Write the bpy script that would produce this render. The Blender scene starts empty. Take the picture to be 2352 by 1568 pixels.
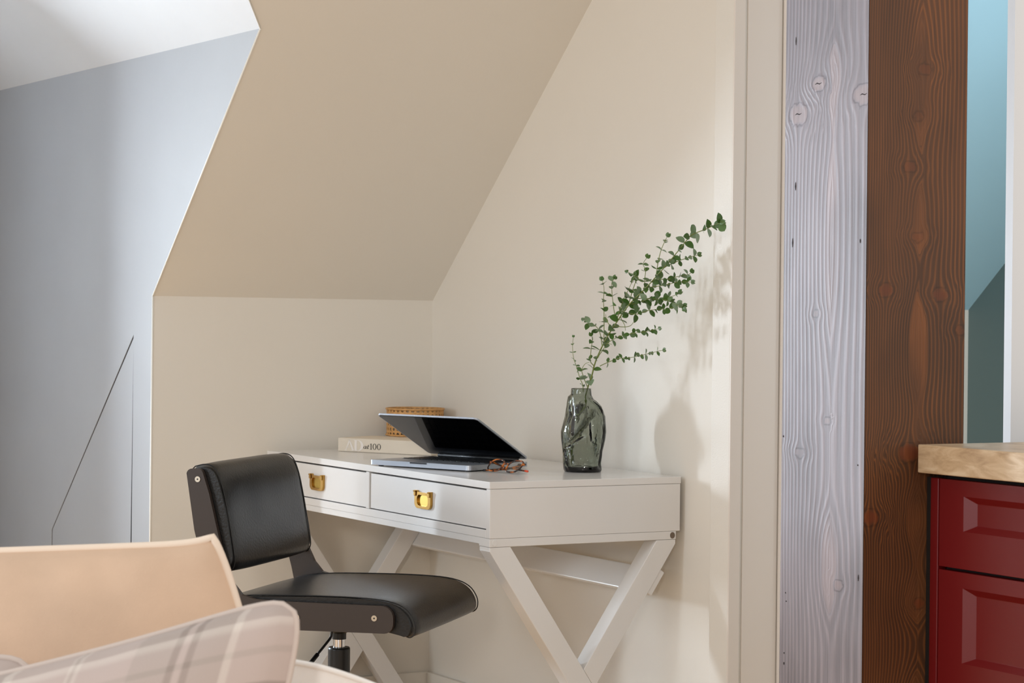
import bpy, bmesh, math, random
import numpy as np
from mathutils import Vector, Matrix, noise
from mathutils.geometry import tessellate_polygon

random.seed(7)
scn = bpy.context.scene
COL = scn.collection

# ------------------------------------------------------------------ camera
FPX, CX, CY = 5005.0, 1176.0, 748.6
ROLL, YAW = math.radians(.64), math.radians(29.3)
CAM = Vector((0, 0, 1.095))
FW = Vector((math.sin(YAW), math.cos(YAW), 0))
RT = Vector((math.cos(YAW), -math.sin(YAW), 0))
UP = Vector((0, 0, 1))
XC = math.cos(ROLL) * RT + math.sin(ROLL) * UP
YC = math.cos(ROLL) * UP - math.sin(ROLL) * RT
cam = bpy.data.cameras.new('camera')
cam.sensor_width = 36
cam.lens = FPX / 2352 * 36
cam.shift_y = -(784 - CY) / 2352
cam.clip_start = .05
cam.dof.use_dof = True
cam.dof.focus_distance = 4.55
cam.dof.aperture_fstop = 14
camo = bpy.data.objects.new('camera', cam)
COL.objects.link(camo)
M = Matrix((XC, YC, -FW)).transposed().to_4x4()
M.translation = CAM
camo.matrix_world = M
scn.camera = camo

# ------------------------------------------------------------------ light and exposure
scn.view_settings.view_transform = 'Standard'
scn.view_settings.look = 'None'
scn.view_settings.gamma = 1
scn.view_settings.exposure = .22
scn.view_settings.use_curve_mapping = False
scn.cycles.use_denoising = True
scn.cycles.max_bounces = 10
scn.cycles.transmission_bounces = 10
wd = bpy.data.worlds.new('world')
scn.world = wd
wd.use_nodes = True
bg = wd.node_tree.nodes['Background']
bg.inputs[0].default_value = (1.0, .93, .85, 1)
bg.inputs[1].default_value = .735


def area(name, loc, target, sx, sy, power, color):
    l = bpy.data.lights.new(name, 'AREA')
    l.shape = 'RECTANGLE'
    l.size, l.size_y = sx, sy
    l.energy = power
    l.color = color
    o = bpy.data.objects.new(name, l)
    COL.objects.link(o)
    o.location = loc
    o.rotation_euler = (Vector(target) - Vector(loc)).to_track_quat('-Z', 'Y').to_euler()
    return o


area('dormer_window_daylight', (.58, 7.12, 1.16), (1.25, 5.0, 1.02), .22, .6, 112, (.78, .89, 1.0))
area('room_window_daylight', (-2.2, 3.55, 1.4), (2.2, 4.4, 1.0), .8, 1.0, 26, (.74, .87, 1.0))
area('rear_window_daylight', (-2.3, -2.8, 2.15), (2.1, 4.7, .75), .32, .5, 60, (1.0, .96, .90))
area('kitchen_fill_light', (3.75, 3.3, 1.5), (4.6, 5.0, 1.2), .6, .8, 12, (.72, .89, 1.0))  # added fill lamp to brighten the room beyond the post


# ------------------------------------------------------------------ helpers
def ray(px, py):
    return FW + XC * (px - CX) / FPX - YC * (py - CY) / FPX


def hit(px, py, ax, v):
    d = ray(px, py)
    return CAM + d * ((v - CAM[ax]) / d[ax])


def deep(px, py, z):
    return CAM + ray(px, py) * z


def lin(c):
    return tuple((x / 255 / 12.92) if x <= 10 else ((x / 255 + .055) / 1.055) ** 2.4 for x in c)


def mat(name, col, rough=.5, metal=0, bump=0, bscale=60, var=0, vscale=3, spec=.5, coat=0):
    m = bpy.data.materials.new(name)
    m.use_nodes = True
    nt = m.node_tree
    b = nt.nodes['Principled BSDF']
    b.inputs['Base Color'].default_value = (*lin(col), 1)
    b.inputs['Roughness'].default_value = rough
    b.inputs['Metallic'].default_value = metal
    b.inputs['Specular IOR Level'].default_value = spec
    b.inputs['Coat Weight'].default_value = coat
    if bump or var:
        tc = nt.nodes.new('ShaderNodeTexCoord')
    if var:
        n = nt.nodes.new('ShaderNodeTexNoise')
        n.inputs['Scale'].default_value = vscale
        n.inputs['Detail'].default_value = 5
        nt.links.new(tc.outputs['Object'], n.inputs['Vector'])
        r = nt.nodes.new('ShaderNodeValToRGB')
        c = lin(col)
        r.color_ramp.elements[0].position = .3
        r.color_ramp.elements[1].position = .7
        r.color_ramp.elements[0].color = (*[x * (1 - var) for x in c], 1)
        r.color_ramp.elements[1].color = (*[min(1, x * (1 + var)) for x in c], 1)
        nt.links.new(n.outputs[0], r.inputs[0])
        nt.links.new(r.outputs[0], b.inputs['Base Color'])
    if bump:
        n = nt.nodes.new('ShaderNodeTexNoise')
        n.inputs['Scale'].default_value = bscale
        n.inputs['Detail'].default_value = 4
        nt.links.new(tc.outputs['Object'], n.inputs['Vector'])
        bp = nt.nodes.new('ShaderNodeBump')
        bp.inputs['Strength'].default_value = bump
        bp.inputs['Distance'].default_value = .002
        nt.links.new(n.outputs[0], bp.inputs['Height'])
        nt.links.new(bp.outputs[0], b.inputs['Normal'])
    return m


def ramp(nt, src, stops):
    r = nt.nodes.new('ShaderNodeValToRGB')
    e = r.color_ramp.elements
    while len(e) < len(stops):
        e.new(.5)
    for el, (p, c) in zip(e, stops):
        el.position = p
        el.color = (*c, 1)
    nt.links.new(src, r.inputs[0])
    return r.outputs[0]


PAINT = mat('cream wall paint', (226, 221, 212), .6, bump=.12, bscale=90, var=.012, vscale=2)
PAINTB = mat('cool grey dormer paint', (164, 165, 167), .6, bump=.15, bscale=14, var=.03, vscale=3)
CEIL = mat('white ceiling paint', (206, 207, 208), .6, bump=.2, bscale=20, var=.015, vscale=5)
BEAD = mat('white corner bead', (245, 243, 236), .4)
LINING = mat('white lining paint', (226, 222, 214), .55, bump=.2, bscale=260)
CASING = mat('cream casing paint', (224, 216, 208), .45, var=.012, vscale=3)
TEALR = mat('pale teal ceiling paint', (168, 208, 226), .6, var=.02, vscale=2)
TEALW = mat('shaded teal wall paint', (104, 122, 122), .6, var=.03, vscale=2)  # teal darkened in the colour for the shade on this wall
KWHITE = mat('daylight tinted panel paint', (236, 242, 250), .45)  # white tinted blue in the colour for the kitchen's cool daylight
FLOORM = mat('pale oak floor', (222, 184, 138), .45, var=.15, vscale=2)
DESKW = mat('white desk lacquer', (224, 223, 222), .22, bump=.02, bscale=60, coat=.15)
DESKIN = mat('dark drawer gap', (40, 38, 36), .8)
BRASS = mat('aged brass', (182, 142, 74), .3, 1, bump=.1, bscale=200)
BRASSI = mat('bright brass', (196, 166, 84), .38, 1)
LEATHER = mat('black leather', (18, 17, 17), .31, bump=.25, bscale=190, spec=.42)
PLY = mat('dark brown laminate', (50, 39, 33), .42, bump=.06, bscale=120, var=.08, vscale=3)
BLACK = mat('black plastic', (20, 20, 21), .4)
BLACKM = mat('black powder coated steel', (34, 34, 35), .35, .3)
CHROME = mat('chrome', (225, 225, 228), .1, 1)
STEEL = mat('satin steel', (196, 186, 170), .3, 1)
ALU = mat('space grey aluminium', (192, 197, 206), .42, 1)
SCREEN = mat('black screen glass', (3, 3, 4), .04)
KEYM = mat('black key caps', (12, 12, 15), .35)
BOOKC = mat('cream book cloth', (226, 215, 198), .6, bump=.2, bscale=400, var=.02, vscale=20)
PAPER = mat('book paper', (232, 226, 212), .8)
INKW = mat('pale foil lettering', (240, 233, 226), .4)
INKB = mat('black lettering', (40, 36, 30), .6)
CANE = mat('woven cane', (202, 152, 92), .5, bump=.8, bscale=260, var=.2, vscale=70)
STEM = mat('green stem', (120, 132, 62), .5, var=.15, vscale=20)
PEACH = mat('peach linen', (214, 186, 162), .85, bump=.3, bscale=500, var=.08, vscale=9)
PEACHE = mat('cream piping', (240, 224, 208), .85)
GREYP = mat('grey piping', (206, 194, 188), .85)
CREAM = mat('cream upholstery', (244, 243, 242), .85, bump=.3, bscale=300)
RED = mat('dark red satin paint', (104, 8, 12), .34, spec=.5)
CABIN = mat('cabinet shadow gap', (18, 12, 11), .8)


def leafmat():
    m = mat('eucalyptus leaf', (60, 96, 46), .42)
    nt = m.node_tree
    b = nt.nodes['Principled BSDF']
    oi = nt.nodes.new('ShaderNodeObjectInfo')
    c = ramp(nt, oi.outputs['Random'], [(0, lin((58, 92, 30))), (.45, lin((74, 112, 44))), (.75, lin((100, 126, 86))), (1, lin((134, 156, 128)))])
    nt.links.new(c, b.inputs['Base Color'])
    b.inputs['Subsurface Weight'].default_value = 0
    return m


LEAF = leafmat()


def tortoise():
    m = mat('tortoiseshell acetate', (60, 35, 20), .12)
    nt = m.node_tree
    b = nt.nodes['Principled BSDF']
    tc = nt.nodes.new('ShaderNodeTexCoord')
    n = nt.nodes.new('ShaderNodeTexNoise')
    n.inputs['Scale'].default_value = 75
    nt.links.new(tc.outputs['Object'], n.inputs['Vector'])
    nt.links.new(ramp(nt, n.outputs[0], [(.44, lin((34, 20, 16))), (.52, lin((110, 52, 18))), (.62, lin((206, 116, 38)))]), b.inputs['Base Color'])
    return m


TORT = tortoise()
ORANGE = mat('orange temple tip', (224, 74, 30), .3)


def glassmat(name, col, rough=0, absorb=None, dens=0):
    m = bpy.data.materials.new(name)
    m.use_nodes = True
    nt = m.node_tree
    b = nt.nodes['Principled BSDF']
    b.inputs['Base Color'].default_value = (*col, 1)
    b.inputs['Roughness'].default_value = rough
    b.inputs['Transmission Weight'].default_value = 1
    b.inputs['IOR'].default_value = 1.45
    if dens:
        v = nt.nodes.new('ShaderNodeVolumeAbsorption')
        v.inputs[0].default_value = (*absorb, 1)
        v.inputs[1].default_value = dens
        nt.links.new(v.outputs[0], nt.nodes['Material Output'].inputs['Volume'])
    return m


SMOKE = glassmat('smoky green glass', (.93, .96, .93), .02, (.51, .54, .47), 310)
CLEAR = glassmat('clear glass', (.96, .97, .96))
_b = SMOKE.node_tree
_tc = _b.nodes.new('ShaderNodeTexCoord')
_n = _b.nodes.new('ShaderNodeTexNoise')
_n.inputs['Scale'].default_value = 60
_n.inputs['Detail'].default_value = 2
_mp = _b.nodes.new('ShaderNodeMapping')
_mp.inputs['Scale'].default_value = (1, 1, .45)
_b.links.new(_tc.outputs['Object'], _mp.inputs[0])
_b.links.new(_mp.outputs[0], _n.inputs['Vector'])
_bp = _b.nodes.new('ShaderNodeBump')
_bp.inputs['Strength'].default_value = .8
_bp.inputs['Distance'].default_value = .004
_b.links.new(_n.outputs[0], _bp.inputs['Height'])
_b.links.new(_bp.outputs[0], _b.nodes['Principled BSDF'].inputs['Normal'])


def travertine():
    m = mat('travertine stone', (196, 170, 138), .35)
    nt = m.node_tree
    b = nt.nodes['Principled BSDF']
    tc = nt.nodes.new('ShaderNodeTexCoord')
    mp = nt.nodes.new('ShaderNodeMapping')
    mp.inputs['Scale'].default_value = (9, 9, 34)
    mp.inputs['Rotation'].default_value = (.12, .04, 0)
    nt.links.new(tc.outputs['Object'], mp.inputs[0])
    n = nt.nodes.new('ShaderNodeTexNoise')
    n.inputs['Scale'].default_value = 1.3
    n.inputs['Detail'].default_value = 9
    n.inputs['Roughness'].default_value = .62
    n.inputs['Distortion'].default_value = .8
    nt.links.new(mp.outputs[0], n.inputs['Vector'])
    nt.links.new(ramp(nt, n.outputs[0], [(.28, lin((158, 130, 98))), (.47, lin((192, 164, 130))), (.58, lin((206, 182, 150))), (.75, lin((222, 204, 178)))]), b.inputs['Base Color'])
    return m


TRAV = travertine()


def plaid():
    m = mat('grey plaid wool', (200, 188, 182), .9, bump=.3, bscale=600)
    nt = m.node_tree
    b = nt.nodes['Principled BSDF']
    uv = nt.nodes.new('ShaderNodeUVMap')
    sx = nt.nodes.new('ShaderNodeSeparateXYZ')
    nt.links.new(uv.outputs[0], sx.inputs[0])
    G, L, D, P = lin((178, 167, 162)), lin((216, 208, 202)), lin((138, 126, 120)), lin((196, 182, 178))
    W = lin((222, 214, 208))

    def st(src, stops):
        o = ramp(nt, src, stops)
        return o
    a = st(sx.outputs[0], [(0, G), (.25, G), (.255, W), (.275, W), (.28, P), (.43, P), (.435, W), (.445, G), (.455, W), (.465, P), (.60, P), (.605, G), (.70, G), (.705, D), (.72, D), (.725, P), (.74, P), (.745, D), (.76, D), (.765, G), (.84, G), (.845, W), (.86, W), (.865, P), (1, P)])
    c = st(sx.outputs[1], [(0, G), (.3, G), (.305, W), (.32, W), (.325, P), (.5, P), (.505, D), (.52, D), (.525, G), (.60, P), (.64, W), (.65, W), (.655, G), (.71, G), (.715, D), (.74, D), (.745, P), (.82, P), (.825, G), (.84, G), (.845, P), (.90, P), (.92, W), (.935, W), (.94, G), (1, G)])
    mx = nt.nodes.new('ShaderNodeMix')
    mx.data_type = 'RGBA'
    mx.inputs[0].default_value = .5
    nt.links.new(a, mx.inputs[6])
    nt.links.new(c, mx.inputs[7])
    nt.links.new(mx.outputs[2], b.inputs['Base Color'])
    return m


PLAID = plaid()


def wood(name, dark, light, core, knotc, bump, sharp=2.2, kd=(.62, .58, .6)):
    """growth rings come from the per-vertex field 'ring' (see board_face)"""
    m = mat(name, light, .5)
    nt = m.node_tree
    b = nt.nodes['Principled BSDF']
    at = nt.nodes.new('ShaderNodeAttribute')
    at.attribute_name = 'ring'
    ak = nt.nodes.new('ShaderNodeAttribute')
    ak.attribute_name = 'knot'
    tc = nt.nodes.new('ShaderNodeTexCoord')

    def noi(scale, sc, det=4):
        mp = nt.nodes.new('ShaderNodeMapping')
        mp.inputs['Scale'].default_value = sc
        nt.links.new(tc.outputs['Object'], mp.inputs[0])
        n = nt.nodes.new('ShaderNodeTexNoise')
        n.inputs['Scale'].default_value = scale
        n.inputs['Detail'].default_value = det
        nt.links.new(mp.outputs[0], n.inputs['Vector'])
        return n.outputs[0]

    def mth(op, a, b_=None):
        n = nt.nodes.new('ShaderNodeMath')
        n.operation = op
        for i, v in enumerate((a, b_)):
            if v is None:
                continue
            if isinstance(v, (int, float)):
                n.inputs[i].default_value = v
            else:
                nt.links.new(v, n.inputs[i])
        return n.outputs[0]

    def mix(f, a, b_, mode='MIX'):
        n = nt.nodes.new('ShaderNodeMix')
        n.data_type = 'RGBA'
        n.blend_type = mode
        for i, v in ((0, f), (6, a), (7, b_)):
            if isinstance(v, (int, float)):
                n.inputs[i].default_value = v
            elif isinstance(v, tuple):
                n.inputs[i].default_value = (*v, 1)
            else:
                nt.links.new(v, n.inputs[i])
        return n.outputs[2]
    wob = mth('MULTIPLY', mth('SUBTRACT', noi(4, (2, 2, .3), 1), .5), .35)
    f = mth('ADD', at.outputs['Fac'], wob)
    s = mth('SINE', mth('MULTIPLY', f, 6.2832))
    s = mth('ADD', mth('MULTIPLY', s, .5), .5)
    s = mth('POWER', s, sharp)
    fade = noi(2.4, (2, 2, .9), 3)
    lines = mth('MULTIPLY', s, mth('ADD', mth('MULTIPLY', fade, 1.3), -.02))
    blot = noi(5, (1.6, 1.6, .8), 3)
    base = mix(noi(3.5, (2, 2, .7), 3), dark, tuple(.5 * a + .5 * c for a, c in zip(dark, light)))
    c = mix(lines, base, light)
    inner = mth('LESS_THAN', f, 0.0)
    c = mix(mth('MULTIPLY', inner, .78), c, mix(ramp(nt, noi(6, (1, 1, .7), 2), [(.4, (0, 0, 0)), (.6, (1, 1, 1))]), core, tuple(.4 * a + .6 * q for a, q in zip(core, dark))))
    c = mix(1.0, c, ramp(nt, ak.outputs['Fac'], [(0, (1, 1, 1)), (.25, kd), (.5, (1, 1, 1))]), 'MULTIPLY')
    c = mix(mth('MULTIPLY', mth('SUBTRACT', ak.outputs['Fac'], .35), 1.1), c, knotc)
    c = mix(.55, c, ramp(nt, blot, [(.35, (.62, .62, .62)), (.55, (1, 1, 1)), (.7, (1.12, 1.12, 1.12))]), 'MULTIPLY')
    fib = noi(60, (6, 6, .12), 3)
    c = mix(.35, c, ramp(nt, fib, [(.3, (.45, .45, .45)), (.7, (1.25, 1.25, 1.25))]), 'MULTIPLY')
    nt.links.new(c, b.inputs['Base Color'])
    bp = nt.nodes.new('ShaderNodeBump')
    bp.inputs['Strength'].default_value = bump
    bp.inputs['Distance'].default_value = .003
    nt.links.new(mth('ADD', mth('MULTIPLY', s, .8), mth('MULTIPLY', fib, .5)), bp.inputs['Height'])
    nt.links.new(bp.outputs[0], b.inputs['Normal'])
    return m


GREYW = wood('pale grey spruce', lin((122, 119, 127)), lin((164, 156, 164)), lin((170, 158, 163)), lin((166, 150, 152)), .18)  # pale grey grain, lighter than the brown stained face
BROWN = wood('brown stained spruce', lin((54, 37, 27)), lin((138, 84, 42)), lin((138, 84, 44)), lin((120, 58, 30)), .15, 2.6, (.7, .66, .62))


def link(name, me, m=None, parent=None, smooth=False, bevel=0, seg=2):
    o = bpy.data.objects.new(name, me)
    COL.objects.link(o)
    if m is not None:
        me.materials.append(m)
    if smooth:
        for p in me.polygons:
            p.use_smooth = True
    if bevel:
        b = o.modifiers.new('bevel', 'BEVEL')
        b.width = bevel
        b.segments = seg
        b.limit_method = 'ANGLE'
    if parent is not None:
        o.parent = parent
        o.matrix_parent_inverse = parent.matrix_basis.inverted()
    return o


def mesh(name, vs, fs):
    me = bpy.data.meshes.new(name)
    me.from_pydata([tuple(v) for v in vs], [], fs)
    me.update()
    return me


def boxm(name, lo, hi):
    x0, y0, z0 = lo
    x1, y1, z1 = hi
    v = [(x, y, z) for x in (x0, x1) for y in (y0, y1) for z in (z0, z1)]
    f = [(0, 1, 3, 2), (4, 6, 7, 5), (0, 4, 5, 1), (2, 3, 7, 6), (0, 2, 6, 4), (1, 5, 7, 3)]
    return mesh(name, v, f)


def box(name, lo, hi, m, parent=None, bevel=.0015):
    return link(name, boxm(name, lo, hi), m, parent, bevel=bevel)


def prismm(name, loops, o, a, b, n, d0, d1):
    """polygon(s) (first outer, others holes) in the plane o + u*a + v*b, extruded along n from d0 to d1"""
    o, a, b, n = Vector(o), Vector(a), Vector(b), Vector(n)
    tris = tessellate_polygon([[Vector((u, v, 0)) for u, v in L] for L in loops])
    flat = [p for L in loops for p in L]
    N = len(flat)
    vs = [o + a * u + b * v + n * d for d in (d0, d1) for u, v in flat]
    fs = []
    for t in tris:
        fs.append(tuple(t))
        fs.append(tuple(i + N for i in reversed(t)))
    k = 0
    for L in loops:
        for i in range(len(L)):
            j = (i + 1) % len(L)
            fs.append((k + i, k + i + N, k + j + N, k + j))
        k += len(L)
    me = mesh(name, vs, fs)
    bm = bmesh.new()
    bm.from_mesh(me)
    bmesh.ops.recalc_face_normals(bm, faces=bm.faces)
    bm.to_mesh(me)
    bm.free()
    return me


def prism(name, loops, o, a, b, n, d0, d1, m, parent=None, bevel=0, smooth=False):
    if not isinstance(loops[0][0], (tuple, list)):
        loops = [loops]
    return link(name, prismm(name, loops, o, a, b, n, d0, d1), m, parent, bevel=bevel, smooth=smooth)


def tubem(name, pts, rad, sides=10, closed=False):
    pts = [Vector(p) for p in pts]
    n = len(pts)
    rads = rad if isinstance(rad, (list, tuple)) else [rad] * n
    vs, fs = [], []
    prev = None
    for i, p in enumerate(pts):
        if closed:
            t = pts[(i + 1) % n] - pts[i - 1]
        else:
            t = pts[min(i + 1, n - 1)] - pts[max(i - 1, 0)]
        t.normalize()
        if prev is None:
            prev = t.orthogonal().normalized()
        u = (prev - t * prev.dot(t)).normalized()
        prev = u
        w = t.cross(u)
        for k in range(sides):
            an = 2 * math.pi * k / sides
            vs.append(p + (u * math.cos(an) + w * math.sin(an)) * rads[i])
    for i in range(n if closed else n - 1):
        for k in range(sides):
            a, b = i * sides + k, i * sides + (k + 1) % sides
            c, d = ((i + 1) % n) * sides + (k + 1) % sides, ((i + 1) % n) * sides + k
            fs.append((a, b, c, d))
    if not closed:
        fs.append(tuple(reversed(range(sides))))
        fs.append(tuple(range((n - 1) * sides, n * sides)))
    return mesh(name, vs, fs)


def tube(name, pts, rad, m, parent=None, sides=10, closed=False):
    return link(name, tubem(name, pts, rad, sides, closed), m, parent, smooth=True)


def lathe(name, prof, c, m, parent=None, seg=40, cap=True):
    vs, fs = [], []
    for r, z in prof:
        for k in range(seg):
            a = 2 * math.pi * k / seg
            vs.append((c[0] + r * math.cos(a), c[1] + r * math.sin(a), z))
    for i in range(len(prof) - 1):
        for k in range(seg):
            k2 = (k + 1) % seg
            fs.append((i * seg + k, i * seg + k2, (i + 1) * seg + k2, (i + 1) * seg + k))
    if cap:
        fs.append(tuple(reversed(range(seg))))
        fs.append(tuple(range((len(prof) - 1) * seg, len(prof) * seg)))
    o = link(name, mesh(name, vs, fs), m, parent, smooth=True)
    e = o.modifiers.new('edges', 'EDGE_SPLIT')
    e.split_angle = math.radians(35)
    return o


def empty(name, loc, label, cat, group=None):
    o = bpy.data.objects.new(name, None)
    o.empty_display_size = .05
    o.location = loc
    COL.objects.link(o)
    tag(o, label, cat, group)
    return o


def tag(o, label, cat, group=None):
    o['label'] = label
    o['category'] = cat
    if group:
        o['group'] = group
    return o


def struct(o, label=None, cat=None):
    o['kind'] = 'structure'
    if label:
        o['label'] = label
        o['category'] = cat
    return o


def smooth_path(pts, n=6):
    """Catmull-Rom through the points"""
    P = [Vector(p) for p in pts]
    P = [P[0] * 2 - P[1]] + P + [P[-1] * 2 - P[-2]]
    out = []
    for i in range(1, len(P) - 2):
        for k in range(n):
            t = k / n
            a, b, c, d = P[i - 1], P[i], P[i + 1], P[i + 2]
            out.append(.5 * ((2 * b) + (c - a) * t + (2 * a - 5 * b + 4 * c - d) * t * t + (3 * b - a - 3 * c + d) * t ** 3))
    out.append(P[-2])
    return out


EX, EY, EZ = (1, 0, 0), (0, 1, 0), (0, 0, 1)

# ------------------------------------------------------------------ setting
XW, YK, XD = 2.7532, 5.355, 1.9417     # right wall, knee wall, dormer cheek
TP, Z0 = math.tan(math.radians(41.25)), 1.1625


def roof_z(y):
    return Z0 + TP * (YK - y)


def roof_y(z):
    return YK - (z - Z0) / TP


struct(box('floor', (-2.4, -.6, -.08), (5.2, 7.2, 0), FLOORM, bevel=0), 'oak floor under desk and chair', 'floor')
# knee wall between dormer and right wall
struct(box('wall_back', (XD + .0005, YK, 0), (4.9, YK + .1, Z0 + .02), PAINT, bevel=0), 'low cream knee wall behind the desk', 'wall')
# sloping ceiling: plane over nook, left edge runs down the valley of the dormer
zc = 1.7732
vs = []
top = 2.75
zv = zc + .88
sl = [(XD + .0006, YK, Z0), (XD + .0006, roof_y(zc), zc), (XD - (zv - zc), roof_y(zv), zv), (XD - (zv - zc), roof_y(top), top), (XW + .02, roof_y(top), top), (XW + .02, YK, Z0)]
nrm = Vector((0, TP, 1)).normalized()
bot = [Vector(p) for p in sl]
topv = [p + nrm * .08 for p in bot]
me = mesh('ceiling', bot + topv, [tuple(reversed(range(6))), tuple(range(6, 12))] + [(i, (i + 1) % 6, 6 + (i + 1) % 6, 6 + i) for i in range(6)])
struct(link('ceiling', me, PAINT), 'sloping cream ceiling above the desk nook', 'ceiling')
# right wall (prism in Y,z)
yE = hit(1633, 1000, 0, XW - .022).y + .0005
struct(prism('wall_right', [(yE, 0), (YK, 0), (YK, Z0 + .001), (roof_y(top), top), (yE, top)] if roof_y(top) > yE else
             [(yE, 0), (YK, 0), (YK, Z0), (yE, roof_z(yE))], (0, 0, 0), EY, EZ, EX, XW, XW + .14, PAINT), 'cream end wall beside the desk', 'wall')
# lining strip standing a little proud of the wall, then casing facing the room
XL = XW - .022
yA = hit(1675, 1000, 0, XL).y
yB = hit(1633, 1000, 0, XL).y
struct(box('trim_1', (XL, yA, 0), (XW + .14, yB, 2.6), LINING, bevel=.002), 'white lining strip at the end of the wall', 'trim')
xs = [hit(p, 900, 1, yA).x for p in (1675, 1700, 1707, 1786, 1792, 1830)]
struct(box('trim_2', (xs[0], yA - .006, 0), (xs[1], yA - .0005, 2.6), CASING, bevel=.0015), 'narrow cream edge of the door casing', 'trim')
struct(box('trim_3', (xs[2], yA - .003, 0), (xs[3], yA - .0003, 2.6), CASING, bevel=.001), 'flat cream face of the door casing', 'trim')
struct(box('trim_4', (xs[3] + .002, yA - .012, 0), (xs[5] + .1, yA - .0004, 2.6), CASING, bevel=.004), 'rounded cream bead beside the timber post', 'trim')
# baseboards
struct(box('baseboard_back', (XD + .03, YK - .014, 0), (XW - .002, YK - .0005, .141), PAINT, bevel=.003), 'cream baseboard of the knee wall', 'baseboard')
struct(box('baseboard_right', (XW - .014, yB + .04, 0), (XW - .0005, YK - .015, .141), PAINT, bevel=.003), 'cream baseboard of the end wall', 'baseboard')

# dormer: cheek with an eaves hatch, gabled ceiling, far cheek, end wall with the window
YD = 6.785
hatch = [(5.4975, 1.0616), (5.494, .10), (6.195, .10), (6.183, .489)]
cheek = [(YK + .001, 0), (YK + .001, Z0 + .002), (roof_y(zc) + .0015, zc + .003), (YD + .1, zc + .047), (YD + .1, 0)]
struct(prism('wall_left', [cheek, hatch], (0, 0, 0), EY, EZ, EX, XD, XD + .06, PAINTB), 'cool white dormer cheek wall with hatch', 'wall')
inner = [(5.5005, 1.0530), (5.5130, .104), (6.1925, .104), (6.1805, .4892)]
h = struct(prism('door_1', inner, (0, 0, 0), EY, EZ, EX, XD + .0015, XD + .02, PAINTB), 'slanted white eaves hatch flush in the dormer cheek', 'hatch')
prism('hatch_gap_shade', [[(5.4976, 1.0614), (5.4942, .1002), (6.1948, .1002), (6.1828, .4889)], inner], (0, 0, 0), EY, EZ, EX, XD + .0012, XD + .004, CABIN, h)  # dark strip painting the shade in the gap around the hatch
box('hatch_backing', (XD + .03, 5.40, .05), (XD + .05, 6.25, 1.12), CABIN, h, 0)
gp = [(XD, roof_y(zc), zc), (XD, YD + .1, zc + .047), (XD - .86, YD + .1, zc + .907), (XD - .86, roof_y(zc + .86), zc + .86)]
gn = Vector((1, 0, 1)).normalized() * .06


def slab(name, quad, off, m):
    q = [Vector(p) for p in quad]
    t = [p + off for p in q]
    return link(name, mesh(name, q + t, [(3, 2, 1, 0), (4, 5, 6, 7), (0, 1, 5, 4), (1, 2, 6, 5), (2, 3, 7, 6), (3, 0, 4, 7)]), m)


struct(slab('ceiling_dormer', gp, gn, CEIL), 'white gabled ceiling inside the dormer', 'ceiling')
gp2 = [(2 * (XD - .86) - x, y, z) for x, y, z in gp]
struct(slab('ceiling_dormer_far', [gp2[1], gp2[0], gp2[3], gp2[2]], Vector((-1, 0, 1)).normalized() * .06, CEIL), 'far slope of the gabled dormer ceiling', 'ceiling')
XF = XD - 1.72
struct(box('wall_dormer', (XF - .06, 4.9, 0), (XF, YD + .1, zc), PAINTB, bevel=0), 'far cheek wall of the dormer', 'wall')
gab = [(XF, 0), (XD, 0), (XD, zc + .04), (XD - .86, zc + .89), (XF, zc + .04)]
win = [(.40, .74), (.80, .74), (.80, 1.70), (.40, 1.70)]
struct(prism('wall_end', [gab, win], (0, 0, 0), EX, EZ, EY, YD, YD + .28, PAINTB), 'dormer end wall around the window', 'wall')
wf = struct(prism('window_1', [win, [(.43, .79), (.77, .79), (.77, 1.65), (.43, 1.65)]], (0, 0, 0), EX, EZ, EY, YD + .23, YD + .27, BEAD), 'white dormer window frame', 'window')
struct(box('wall_back_far', (-2.4, YK, 0), (XF - .001, YK + .1, Z0 + .02), PAINT, bevel=0), 'knee wall beyond the dormer', 'wall')
struct(slab('ceiling_far', [(-2.4, YK, Z0), (XF, YK, Z0), (XF, roof_y(zc), zc), (-2.4, roof_y(zc), zc)], nrm * .08, PAINT), 'sloping ceiling beyond the dormer', 'ceiling')
# white beads along the arrises of the dormer
bd = [Vector((XD, YK, .0)), Vector((XD, YK, Z0)), Vector((XD, roof_y(zc), zc)), Vector((XD - .75, roof_y(zc + .75), zc + .75))]
struct(tube('trim_5', [bd[0], bd[1]], .0024, BEAD, sides=6), 'white corner bead on the knee wall arris', 'trim')
struct(tube('trim_6', [bd[1], bd[2]], .0022, BEAD, sides=6), 'white corner bead down the slope of the cheek', 'trim')
struct(tube('trim_7', [bd[2], bd[3]], .0022, BEAD, sides=6), 'white bead along the dormer valley', 'trim')

# neighbouring room seen beyond the post
XN = 4.676
rz = [(XW + .15, YK, Z0), (XN + .1, YK, Z0), (XN + .1, roof_y(top), top), (XW + .15, roof_y(top), top)]
struct(slab('ceiling_kitchen', rz, nrm * .08, TEALR), 'pale teal sloping ceiling beyond the post', 'ceiling')
yy = 3.95
struct(prism('wall_kitchen', [(yy, 0), (YK, 0), (YK, Z0), (yy, roof_z(yy))], (0, 0, 0), EY, EZ, EX, XN, XN + .08, TEALW), 'shaded teal wall beyond the post', 'wall')
# white panel beside the gap
xa, xb = hit(2305, 900, 1, 3.085).x, hit(2322, 900, 1, 3.06).x
struct(prism('wall_panel', [(xa, 3.085), (xb, 3.06), (xb + .55, 3.06), (xb + .55, 3.085)], (0, 0, 0), EX, EY, EZ, 0, 2.5, KWHITE), 'white wall end behind the countertop', 'wall')

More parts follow.
